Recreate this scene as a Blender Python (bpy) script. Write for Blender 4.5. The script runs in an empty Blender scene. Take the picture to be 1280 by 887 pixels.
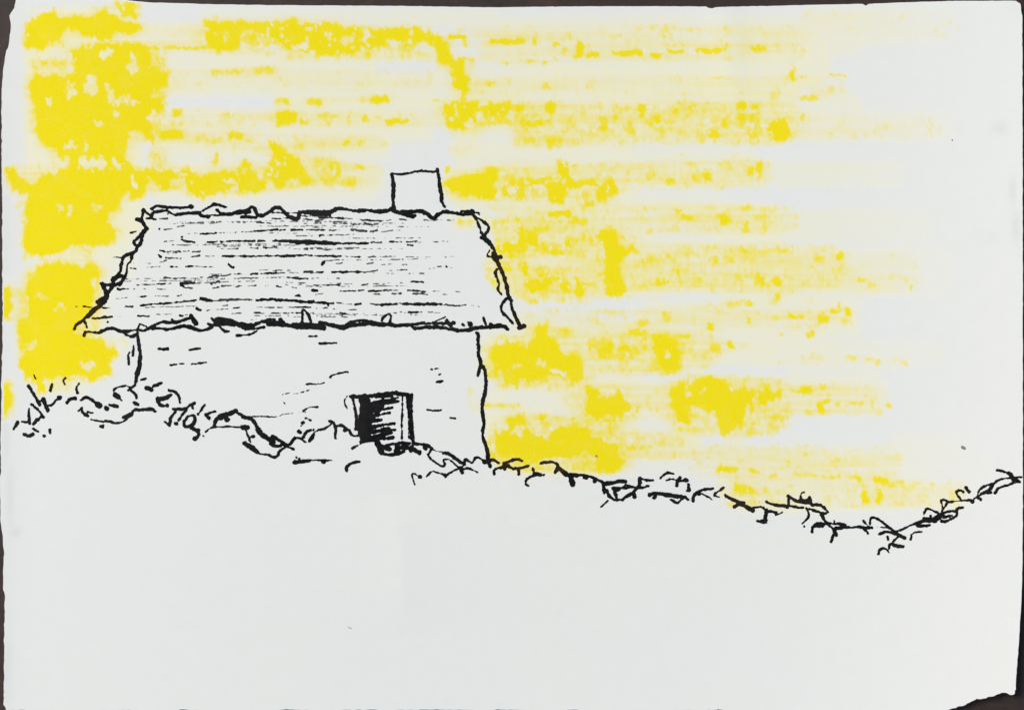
import bpy, math
import numpy as np

# ------------------------------------------------------------------ camera, sky, sun, exposure
SC = bpy.context.scene
COL = SC.collection
S = 0.0001655            # one unit of the sketch plan = 0.1655 mm (the sheet is about A5)
TOP = 0.74               # height of the tabletop
CX, CY = 640.0, 443.5

cam = bpy.data.cameras.new("camera")
cam.sensor_width = 36.0
cam.lens = 50.0
cam.clip_start = 0.01
cam.clip_end = 500.0
cam_ob = bpy.data.objects.new("camera", cam)
COL.objects.link(cam_ob)
cam_ob.location = (0.0, 0.0, TOP + 0.0006 + 1280 * S * 50.0 / 36.0)
cam_ob.rotation_euler = (0, 0, 0)
SC.camera = cam_ob

SUN_EL, SUN_AZ = math.radians(42), math.radians(-62)     # azimuth: clockwise from +Y
w = bpy.data.worlds.new("World")
SC.world = w
w.use_nodes = True
nt = w.node_tree
sky = nt.nodes.new("ShaderNodeTexSky")
sky.sky_type = 'NISHITA'
sky.sun_disc = False
sky.sun_elevation = SUN_EL
sky.sun_rotation = SUN_AZ
sky.dust_density = 4.0
sky.air_density = 1.0
nt.links.new(sky.outputs[0], nt.nodes["Background"].inputs[0])
nt.nodes["Background"].inputs[1].default_value = 0.115

sun = bpy.data.lights.new("sun", 'SUN')
sun.energy = 2.25
sun.angle = math.radians(20)
sun.color = (1.0, 0.96, 0.90)
sun_ob = bpy.data.objects.new("sun", sun)
COL.objects.link(sun_ob)
sun_ob.rotation_euler = (math.pi / 2 - SUN_EL, 0, -SUN_AZ + math.pi)
SC.view_settings.view_transform = 'Standard'
SC.view_settings.look = 'None'
SC.view_settings.gamma = 1.0
SC.view_settings.exposure = 0.0
SC.view_settings.use_curve_mapping = False

# ------------------------------------------------------------------ helpers
def tag(o, label=None, cat=None, kind=None, group=None):
    if label: o["label"] = label
    if cat: o["category"] = cat
    if kind: o["kind"] = kind
    if group: o["group"] = group
    return o

def empty(name, loc):
    o = bpy.data.objects.new(name, None)
    o.empty_display_size = 0.05
    COL.objects.link(o)
    o.location = loc
    return o

def vnoise(X, Y, sx, sy, seed):
    tab = np.random.RandomState(seed).rand(256, 256)
    u = np.asarray(X, float) / sx + 17.3
    v = np.asarray(Y, float) / sy + 41.7
    i = np.floor(u).astype(int); j = np.floor(v).astype(int)
    fu = u - i; fv = v - j
    fu = fu * fu * (3 - 2 * fu); fv = fv * fv * (3 - 2 * fv)
    a = tab[i % 256, j % 256]; b = tab[(i + 1) % 256, j % 256]
    c = tab[i % 256, (j + 1) % 256]; d = tab[(i + 1) % 256, (j + 1) % 256]
    return (a * (1 - fu) + b * fu) * (1 - fv) + (c * (1 - fu) + d * fu) * fv

def fbm(X, Y, sx, sy, seed, n=3):
    r = 0.0; a = 1.0; t = 0.0
    for k in range(n):
        r = r + a * vnoise(X, Y, sx / 2 ** k, sy / 2 ** k, seed + 11 * k)
        t += a; a *= 0.55
    return r / t

def sstep(a, b, x):
    t = np.clip((x - a) / (b - a), 0, 1)
    return t * t * (3 - 2 * t)

def height(px, py):
    """gentle undulation of the sheet, metres above the flattest point"""
    x = (np.asarray(px, float) - CX) / 640.0
    y = (CY - np.asarray(py, float)) / 443.5
    h = 0.00013 * (1 + np.sin(2.9 * x + 1.6 * y + 0.6)) + 0.00014 * (1 + np.sin(3.9 * y - 1.7 * x + 2.0))
    u = np.clip(x, -1.05, 1.05)
    h = h + 0.029 * 0.106 * (2 * u ** 3 / 3 - u) + 0.00150          # long sag of the sheet
    h = h + 0.0009 * np.clip((x - 0.2 * y - 0.55) / 0.45, 0, 1.4) ** 2
    h = h + 0.00020 * np.clip((-x - 0.93) / 0.07, 0, 1.3) ** 2
    px = np.asarray(px, float); py = np.asarray(py, float)
    # a soft crease in the blank lower part and one under the top edge
    cx = 505 + (py - 760) * 0.06
    f = sstep(615, 660, py) * (1 - sstep(735, 800, py))
    h = h + 0.00020 * f * np.exp(-np.abs(px - cx) / np.where(px < cx, 45.0, 70.0))
    f = 1 - sstep(60, 190, py)
    h = h + 0.00013 * f * np.exp(-((px - 905 - 0.1 * py) / 24.0) ** 2)
    return h + 0.00002

THICK = 0.00024
def place(px, py, lift):
    px = np.asarray(px, float); py = np.asarray(py, float)
    h = height(px, py) + THICK
    D = 1280 * S * 50.0 / 36.0
    k = S * (D + 0.0006 - h) / D            # the outline's true size on the curled sheet
    return np.stack([(px - CX) * k, (CY - py) * k, h + lift], 1)

def pts(s):
    return [tuple(float(c) for c in p.split(",")) for p in s.split()]

def chaikin(P):
    if len(P) < 3: return P
    Q = [P[0]]
    for a, b in zip(P[:-1], P[1:]):
        Q.append((a[0] * .75 + b[0] * .25, a[1] * .75 + b[1] * .25))
        Q.append((a[0] * .25 + b[0] * .75, a[1] * .25 + b[1] * .75))
    Q.append(P[-1])
    return Q

def seg_dist(X, Y, a, b):
    dx, dy = b[0] - a[0], b[1] - a[1]
    L = dx * dx + dy * dy + 1e-9
    t = np.clip(((X - a[0]) * dx + (Y - a[1]) * dy) / L, 0, 1)
    return np.hypot(X - a[0] - t * dx, Y - a[1] - t * dy)

def poly_sdf(X, Y, P):
    """positive inside"""
    d = np.full(X.shape, 1e9); ins = np.zeros(X.shape, bool)
    n = len(P)
    for k in range(n):
        a, b = P[k], P[(k + 1) % n]
        d = np.minimum(d, seg_dist(X, Y, a, b))
        if a[1] != b[1]:
            c = ((a[1] > Y) != (b[1] > Y)) & (X < (b[0] - a[0]) * (Y - a[1]) / (b[1] - a[1]) + a[0])
            ins ^= c
    return np.where(ins, d, -d)

def grid(x0, y0, x1, y1, st):
    xs = np.arange(x0, x1 + st, st); ys = np.arange(y0, y1 + st, st)
    X, Y = np.meshgrid(xs, ys)
    return X, Y

def march(X, Y, F):
    """marching squares: polygons where F > 0. returns verts (n,2) and faces"""
    ny, nx = F.shape
    I = F > 0
    cnt = I[:-1, :-1].astype(int) + I[1:, :-1] + I[:-1, 1:] + I[1:, 1:]
    verts = []; ids = {}; faces = []
    def corner(j, i):
        k = (0, j, i)
        if k not in ids:
            ids[k] = len(verts); verts.append((X[j, i], Y[j, i]))
        return ids[k]
    def edge(j, i, j2, i2):
        if (j2, i2) < (j, i): j, i, j2, i2 = j2, i2, j, i
        k = (1, j, i, j2, i2)
        if k not in ids:
            t = F[j, i] / (F[j, i] - F[j2, i2])
            t = min(max(t, 0.02), 0.98)
            ids[k] = len(verts)
            verts.append((X[j, i] + t * (X[j2, i2] - X[j, i]), Y[j, i] + t * (Y[j2, i2] - Y[j, i])))
        return ids[k]
    for j, i in np.argwhere(cnt > 0):
        q = ((j, i), (j + 1, i), (j + 1, i + 1), (j, i + 1))
        f = []
        for k in range(4):
            a, b = q[k], q[(k + 1) % 4]
            if I[a]: f.append(corner(*a))
            if I[a] != I[b]: f.append(edge(a[0], a[1], b[0], b[1]))
        if len(f) >= 3: faces.append(f)
    return np.array(verts, float).reshape(-1, 2), faces

class Build:
    def __init__(self): self.v = []; self.f = []; self.m = []; self.n = 0; self.pig = []; self.wash = []
    def add(self, P, faces, mi=0, pig=None, wash=None):
        P = np.asarray(P, float)
        self.v.append(P); k = self.n
        self.f += [[a + k for a in f] for f in faces]
        self.m += [mi] * len(faces)
        self.n += len(P)
        self.pig.append(np.zeros(len(P)) if pig is None else pig)
        self.wash.append(np.zeros(len(P)) if wash is None else wash)
    def make(self, name, mats, parent=None, smooth=True):
        me = bpy.data.meshes.new(name)
        me.from_pydata(np.concatenate(self.v).tolist(), [], self.f)
        for m in mats: me.materials.append(m)
        me.polygons.foreach_set("material_index", self.m)
        me.polygons.foreach_set("use_smooth", [smooth] * len(self.f))
        a = me.attributes.new("pigment", 'FLOAT', 'POINT'); a.data.foreach_set("value", np.concatenate(self.pig).astype(np.float32))
        a = me.attributes.new("wash", 'FLOAT', 'POINT'); a.data.foreach_set("value", np.concatenate(self.wash).astype(np.float32))
        me.update()
        o = bpy.data.objects.new(name, me)
        COL.objects.link(o)
        if parent: o.parent = parent
        return o

def box(x0, y0, z0, x1, y1, z1, bev=0.0):
    import bmesh
    bm = bmesh.new()
    bmesh.ops.create_cube(bm, size=1)
    for v in bm.verts:
        v.co = ((x0 + x1) / 2 + v.co.x * (x1 - x0), (y0 + y1) / 2 + v.co.y * (y1 - y0), (z0 + z1) / 2 + v.co.z * (z1 - z0))
    if bev: bmesh.ops.bevel(bm, geom=bm.edges[:], offset=bev, segments=3, affect='EDGES')
    return bm

def bm_obj(name, bm, mat, parent=None):
    me = bpy.data.meshes.new(name); bm.to_mesh(me); bm.free()
    me.materials.append(mat)
    o = bpy.data.objects.new(name, me); COL.objects.link(o)
    if parent: o.parent = parent
    return o

# ------------------------------------------------------------------ materials
def new_mat(name):
    m = bpy.data.materials.new(name); m.use_nodes = True
    return m, m.node_tree, m.node_tree.nodes["Principled BSDF"]

def nnoise(nt, scale, detail=4.0, rough=0.6, vec=None):
    n = nt.nodes.new("ShaderNodeTexNoise")
    n.inputs["Scale"].default_value = scale
    n.inputs["Detail"].default_value = detail
    n.inputs["Roughness"].default_value = rough
    if vec is not None: nt.links.new(vec, n.inputs["Vector"])
    return n

def mixc(nt, fac, a, b, blend='MIX'):
    n = nt.nodes.new("ShaderNodeMix"); n.data_type = 'RGBA'; n.blend_type = blend
    for sock, val in ((0, fac), (6, a), (7, b)):
        if hasattr(val, "links"): nt.links.new(val, n.inputs[sock])
        else: n.inputs[sock].default_value = val if sock == 0 else (*val, 1)
    return n.outputs[2]

def ramp(nt, src, lo, hi, a=0.0, b=1.0):
    n = nt.nodes.new("ShaderNodeMapRange")
    n.inputs[1].default_value = lo; n.inputs[2].default_value = hi
    n.clamp = True
    n.inputs[3].default_value = a; n.inputs[4].default_value = b
    nt.links.new(src, n.inputs[0])
    return n.outputs[0]

PAPER = (0.80, 0.812, 0.805)
def paper_material():
    m, nt, p = new_mat("paper")
    co = nt.nodes.new("ShaderNodeTexCoord").outputs["Object"]
    n1 = nnoise(nt, 14.0, 3.0, 0.5, co)
    n2 = nnoise(nt, 420.0, 3.0, 0.6, co)
    n3 = nnoise(nt, 2600.0, 2.0, 0.6, co)
    base = mixc(nt, ramp(nt, n1.outputs[0], 0.35, 0.65), (0.770, 0.808, 0.775), (0.788, 0.812, 0.772))
    base = mixc(nt, ramp(nt, n2.outputs[0], 0.3, 0.7, 0.0, 0.35), base, (0.75, 0.775, 0.725))
    at = nt.nodes.new("ShaderNodeAttribute"); at.attribute_name = "wash"
    ap = nt.nodes.new("ShaderNodeAttribute"); ap.attribute_name = "pigment"
    base = mixc(nt, ramp(nt, at.outputs["Fac"], 0, -1), base, (0.36, 0.365, 0.34))     # grey smudges and greyer edge strips (stored below zero)
    base = mixc(nt, ramp(nt, at.outputs["Fac"], 0, 1), base, (0.845, 0.832, 0.57))
    # the pigment sits in the tooth of the paper
    g = nt.nodes.new("ShaderNodeMath"); g.operation = 'MULTIPLY_ADD'
    nt.links.new(ramp(nt, n3.outputs[0], 0.25, 0.75, -0.10, 0.10), g.inputs[0])
    sp = nt.nodes.new("ShaderNodeMath"); sp.operation = 'SMOOTH_MIN'
    nt.links.new(ap.outputs["Fac"], sp.inputs[0]); sp.inputs[1].default_value = 0.6; sp.inputs[2].default_value = 0.3
    nt.links.new(sp.outputs[0], g.inputs[1])
    nt.links.new(ap.outputs["Fac"], g.inputs[2])
    g.use_clamp = True
    ylw = mixc(nt, ramp(nt, n1.outputs[0], 0.35, 0.65), (0.875, 0.75, 0.005), (0.86, 0.73, 0.007))
    base = mixc(nt, g.outputs[0], base, ylw)
    nt.links.new(base, p.inputs["Base Color"])
    p.inputs["Roughness"].default_value = 0.9
    p.inputs["Specular IOR Level"].default_value = 0.12
    bmp = nt.nodes.new("ShaderNodeBump")
    bmp.inputs["Strength"].default_value = 0.25
    bmp.inputs["Distance"].default_value = 0.00006
    nt.links.new(n3.outputs[0], bmp.inputs["Height"])
    nt.links.new(bmp.outputs[0], p.inputs["Normal"])
    return m

def ink_material():
    m, nt, p = new_mat("ink")
    co = nt.nodes.new("ShaderNodeTexCoord").outputs["Object"]
    n1 = nnoise(nt, 900.0, 3.0, 0.6, co)
    n2 = nnoise(nt, 60.0, 2.0, 0.5, co)
    c = mixc(nt, ramp(nt, n1.outputs[0], 0.35, 0.7), (0.004, 0.005, 0.006), (0.014, 0.014, 0.015))
    c = mixc(nt, ramp(nt, n2.outputs[0], 0.4, 0.7, 0.0, 0.5), c, (0.026, 0.026, 0.026))
    ap = nt.nodes.new("ShaderNodeAttribute"); ap.attribute_name = "pigment"
    c = mixc(nt, ramp(nt, ap.outputs["Fac"], 0, 1, 0, 0.8), c, (0.045, 0.032, 0.003))
    ad = nt.nodes.new("ShaderNodeAttribute"); ad.attribute_name = "wash"
    c = mixc(nt, ramp(nt, ad.outputs["Fac"], 0, 1, 0, 0.75), c, (0.17, 0.172, 0.175))
    nt.links.new(c, p.inputs["Base Color"])
    p.inputs["Roughness"].default_value = 0.85
    p.inputs["Specular IOR Level"].default_value = 0.06
    return m

def speck_material():
    m, nt, p = new_mat("pencil_grey")
    n = nnoise(nt, 700.0)
    nt.links.new(mixc(nt, n.outputs[0], (0.10, 0.10, 0.10), (0.30, 0.30, 0.30)), p.inputs["Base Color"])
    p.inputs["Roughness"].default_value = 0.9
    return m

def table_material():
    m, nt, p = new_mat("dark_wood")
    tc = nt.nodes.new("ShaderNodeTexCoord").outputs["Object"]
    mp = nt.nodes.new("ShaderNodeMapping"); mp.inputs["Scale"].default_value = (1, 5, 5)
    nt.links.new(tc, mp.inputs["Vector"])
    n1 = nnoise(nt, 30.0, 6.0, 0.65, mp.outputs[0])
    n2 = nnoise(nt, 500.0, 3.0, 0.6, tc)
    c = mixc(nt, ramp(nt, n1.outputs[0], 0.35, 0.65), (0.030, 0.024, 0.022), (0.060, 0.036, 0.028))
    c = mixc(nt, ramp(nt, n2.outputs[0], 0.35, 0.7, 0.0, 0.6), c, (0.022, 0.020, 0.020))
    nt.links.new(c, p.inputs["Base Color"])
    p.inputs["Roughness"].default_value = 0.6
    p.inputs["Specular IOR Level"].default_value = 0.25
    b = nt.nodes.new("ShaderNodeBump"); b.inputs["Strength"].default_value = 0.3; b.inputs["Distance"].default_value = 0.0003
    nt.links.new(n2.outputs[0], b.inputs["Height"]); nt.links.new(b.outputs[0], p.inputs["Normal"])
    return m

def ground_material():
    m, nt, p = new_mat("paving")
    n = nnoise(nt, 8.0, 6.0, 0.65, nt.nodes.new("ShaderNodeTexCoord").outputs["Object"])
    nt.links.new(mixc(nt, n.outputs[0], (0.16, 0.15, 0.14), (0.30, 0.29, 0.27)), p.inputs["Base Color"])
    p.inputs["Roughness"].default_value = 0.9
    return m

M_PAPER, M_INK, M_SPECK, M_TABLE, M_GROUND = paper_material(), ink_material(), speck_material(), table_material(), ground_material()

# ------------------------------------------------------------------ ground and table
gb = Build()
gb.add([(-60, -60, 0), (60, -60, 0), (60, 60, 0), (-60, 60, 0)], [[0, 1, 2, 3]])
tag(gb.make("ground", [M_GROUND], smooth=False), kind="structure")

table = tag(empty("table", (0, 0, 0)), "dark brown wooden table lying under the sheet of paper", "table")
bm_obj("tabletop", box(-0.55, -0.36, TOP - 0.03, 0.55, 0.36, TOP, 0.004), M_TABLE, table)
for sx in (-1, 1):
    for sy in (-1, 1):
        bm = box(sx * 0.49 - 0.025, sy * 0.30 - 0.025, 0.0, sx * 0.49 + 0.025, sy * 0.30 + 0.025, TOP - 0.03, 0.003)
        for v in bm.verts:
            if v.co.z < 0.2:
                v.co.x = sx * 0.49 + (v.co.x - sx * 0.49) * 0.65
                v.co.y = sy * 0.30 + (v.co.y - sy * 0.30) * 0.65
        bm_obj("leg", bm, M_TABLE, table)

# ------------------------------------------------------------------ the sheet of paper
OUTLINE = pts("20,-2 18,10 12,19 14,34 12,50 8,64 6,77 3,96 2,120 2,150 2,220 3,300 3,380 3,428 2,470 1.6,520 "
 "1,560 1,590 -0.6,597 -0.6,608 0.3,620 0.6,648 2,664 5,690 4,710 4,738 6.4,742 5,780 5,830 4.4,862 4.4,880 8,885.5 "
 "60,885.4 110,886 150,885.2 200,886.5 230,885 280,886.8 330,886.6 352,884.8 395,885.6 420,887 432,885 468,885 480,887 500,885.5 545,884.8 590,885 610,886.5 "
 "622,884.6 660,885.4 690,887.2 718,885 740,886.6 800,887 860,885.4 872,886.4 900,884.6 918,886.8 960,885.6 1010,886.8 1060,886 1110,886.6 1150,887.2 "
 "1175,887 1190,884.5 1205,881 1217,875.5 1222,873.5 1232,873 1240,869 1252,865.5 1260,866.5 1269.5,868.5 1270,850 1273,812 1275.5,770 1277.3,740 1278.2,700 1278.6,650 1278.6,400 1278.4,200 1278,60 1278,22 1275.5,5 1270,1 "
 "1200,1.4 1150,2.4 1086,5 1083.5,9.5 1080.5,5 1020,6.2 960,7.6 895,9 888.5,11.4 882,8.4 800,8 700,8.4 610,9.4 500,7.6 400,7 330,6.5 260,5.4 220,4 190,3.4 165,1.4 150,-2")

X, Y = np.meshgrid(np.concatenate([np.arange(-8, 30, 1.2), np.arange(30, 1166, 4.0), np.arange(1166, 1290, 1.3)]),
                   np.concatenate([np.arange(-8, 24, 1.2), np.arange(24, 855, 4.0), np.arange(855, 896, 1.2)]))
F = np.full(X.shape, 5.0)
band = (X < 40) | (X > 1245) | (Y < 30) | (Y > 855)
OUTLINE = [(a, b_ + 1.6 * (b_ > 884)) for a, b_ in OUTLINE]
F[band] = poly_sdf(X[band], Y[band], OUTLINE)
F = F + ((fbm(X, Y, 6, 6, 5, 3) - 0.5) * (3.4 + 3.0 * ((X > 1165) & (Y > 860))) * (0.22 + 0.5 * ((X < 30) | (Y > 840)) - 0.6 * ((X > 1262) & (Y < 860))) - 0.05)
V, FC = march(X, Y, F)
sheet = tag(empty("ink_drawing", (0, 0, TOP)),
            "torn edged white paper with ink sketch of thatched cottage and yellow marker sky", "drawing")
pb = Build()
P3 = place(V[:, 0], V[:, 1], 0.0)
grey_marks = np.zeros(len(V))  # greyer tone: smudges near the right edge, strips along the left edge
for x0, y0, rx, ry, d in ((1266, 238, 5, 16, .5), (1270, 285, 6, 18, .6), (1249, 160, 9, 8, .45), (1236, 300, 16, 12, .12), (13, 622, 5, 34, .5), (19, 664, 8, 6, .5),
                          (8, 545, 5, 40, .35), (10, 830, 6, 40, .25), (8, 300, 5, 120, .2), (1265, 14, 10, 12, .2)):
    grey_marks = np.maximum(grey_marks, d * np.exp(-((V[:, 0] - x0) / rx) ** 2 - ((V[:, 1] - y0) / ry) ** 2))
grey_marks = grey_marks * .3 * (.5 + 1.0 * fbm(V[:, 0], V[:, 1], 9, 9, 909, 2))
pb.add(P3, FC, 0, None, -grey_marks)
low = P3.copy(); low[:, 2] -= THICK
pb.add(low, [f[::-1] for f in FC])
ec = {}
for f in FC:
    for a, b in zip(f, f[1:] + f[:1]):
        ec[(a, b)] = 1
bd = [(a, b) for (a, b) in ec if (b, a) not in ec]
idx = sorted({i for e in bd for i in e}); re = {i: k for k, i in enumerate(idx)}
nb = len(idx)
pb.add(np.concatenate([P3[idx], low[idx]]), [[re[b], re[a], re[a] + nb, re[b] + nb] for a, b in bd])
pb.make("paper", [M_PAPER], sheet)

# ------------------------------------------------------------------ yellow marker: solid patches (outlines), dabs (boxes), bare spots
PATCH = [
 (.97, "36,27 48,18 68,18 74,24 84,22 96,22 116,22 120,13 128,12 134,20 146,22 150,28 168,28 172,30 178,33 170,42 150,42 140,47 124,50 113,48 104,46 96,40 86,36 80,42 76,54 66,54 58,60 48,62 36,62 32,52 33,40"),
 (.85, "146,8 150,3 170,3 172,22 165,24 150,20"),
 (.97, "87,66 96,60 116,58 125,50 140,55 160,53 188,56 190,70 188,82 200,88 210,92 209,106 198,110 190,110 187,120 198,124 208,129 206,138 198,143 188,138 186,150 190,160 195,170 188,180 180,170 170,160 162,164 160,180 158,195 160,204 165,212 186,214 220,214 218,222 206,228 196,226 184,222 185,234 176,244 168,250 160,240 152,248 149,260 140,268 134,268 136,276 146,288 140,300 125,308 112,306 95,308 85,312 72,318 44,320 32,316 28,300 33,285 32,266 36,258 34,246 28,242 16,238 10,222 8,212 18,209 24,218 32,228 46,230 52,218 66,214 75,213 86,210 86,196 72,192 70,186 54,184 48,170 44,155 44,140 40,125 36,112 36,98 45,92 56,95 75,92 92,92 92,78 96,76 88,70"),
 (1.0, "55,330 74,327 89,332 103,333 117,330 125,337 125,349 120,359 118,371 118,383 110,390 96,407 94,417 107,423 126,423 134,431 150,434 151,440 139,450 136,455 137,464 128,474 114,475 101,472 88,469 66,472 55,475 54,491 49,489 46,478 33,475 30,461 25,447 31,440 46,437 43,428 28,429 24,420 22,400 34,393 36,383 33,366 33,352 43,343 46,333"),
 (.95, "4,357 12,358 14,372 15,385 10,397 5,395 4,380"),
 (.95, "3,478 10,477 14,488 16,497 13,505 9,515 5,520 3,510"),
 (.88, "255,26 262,24 272,28 285,27 304,27 312,30 330,28 345,26 360,27 385,27 400,30 414,28 417,25 424,30 440,36 462,36 470,38 500,36 524,36 534,38 545,45 556,48 560,62 564,74 575,76 590,75 584,80 568,80 552,80 545,74 542,55 530,52 520,54 510,52 485,53 478,58 470,56 465,62 452,60 450,68 440,69 420,70 380,68 368,66 352,58 348,50 340,46 325,46 312,42 300,44 299,62 290,65 272,62 258,62 256,50"),
 (1.0, "542,48 556,48 560,62 566,74 582,76 582,92 588,100 587,110 582,118 580,128 577,128 576,118 570,108 566,98 566,84 552,80 545,74"),
 (.93, "554,128 598,128 600,133 612,127 618,134 625,128 640,128 634,147 622,145 612,150 600,148 596,155 586,160 566,163 556,158 554,145"),
 (.92, "337,175 346,172 350,182 358,186 364,196 375,198 382,212 390,226 386,234 378,232 374,222 362,224 352,235 342,232 340,224 330,222 328,216 340,212 339,200 340,190"),
 (.9, "185,212 220,213 232,209 240,216 252,218 266,213 280,214 296,214 304,206 312,200 316,214 322,220 330,224 330,238 322,240 312,238 304,242 296,238 280,240 262,244 250,246 240,244 234,236 232,222 222,221 212,226 216,234 202,236 196,228 186,224"),
 (1.0, "556,228 566,224 575,218 590,216 600,217 608,212 614,210 624,214 624,222 618,232 622,248 612,250 602,248 592,244 578,245 562,242 556,236"),
 (.9, "640,226 650,220 672,222 680,218 694,220 697,202 709,202 710,216 716,224 717,214 720,228 738,222 748,224 748,232 730,234 716,236 708,232 704,250 700,256 686,252 682,240 680,232 664,230 658,240 656,248 640,250 627,246 628,232 634,230"),
 (.85, "748,230 766,224 772,234 770,246 758,252 746,250 744,240"),
 (1.0, "747,292 755,286 766,288 772,300 775,308 790,308 796,314 780,320 778,330 776,345 784,352 784,368 770,372 758,368 756,356 754,345 757,330 755,318 752,306"),
 (1.0, "814,420 826,418 838,420 846,428 848,440 849,460 838,462 830,462 822,452 818,440"),
 (.97, "655,348 670,350 690,346 693,356 684,362 676,364 664,366 658,358"),
 (.96, "613,436 622,430 636,426 645,428 662,428 668,414 667,404 683,404 684,418 694,424 700,428 699,438 710,442 720,440 727,446 729,460 728,474 718,476 705,472 690,472 672,474 655,478 640,482 630,476 628,466 616,462 612,450"),
 (.96, "729,484 748,486 750,500 758,496 770,492 776,486 780,496 788,504 788,516 778,520 758,518 746,526 736,520 728,516 735,505 736,494"),
 (.97, "636,522 648,518 656,520 660,534 668,542 684,546 690,536 705,532 738,534 741,548 756,548 770,554 772,566 780,576 780,584 772,590 758,592 748,584 744,572 735,565 712,572 690,572 670,577 655,578 645,572 640,562 624,566 620,550 618,536 630,540"),
 (1.0, "840,484 850,478 862,482 872,474 880,472 900,474 908,480 912,486 925,488 930,482 934,490 942,490 943,508 940,518 934,512 930,522 930,530 920,534 912,542 905,544 898,538 896,522 886,516 876,510 868,508 862,516 860,530 852,528 842,516 838,500"),
 (.95, "945,488 982,488 974,498 956,506 950,508 946,500"),
 (.75, "914,600 938,606 942,616 926,620 918,612"),
 (.9, "990,85 997,100 984,100"),
]
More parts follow.
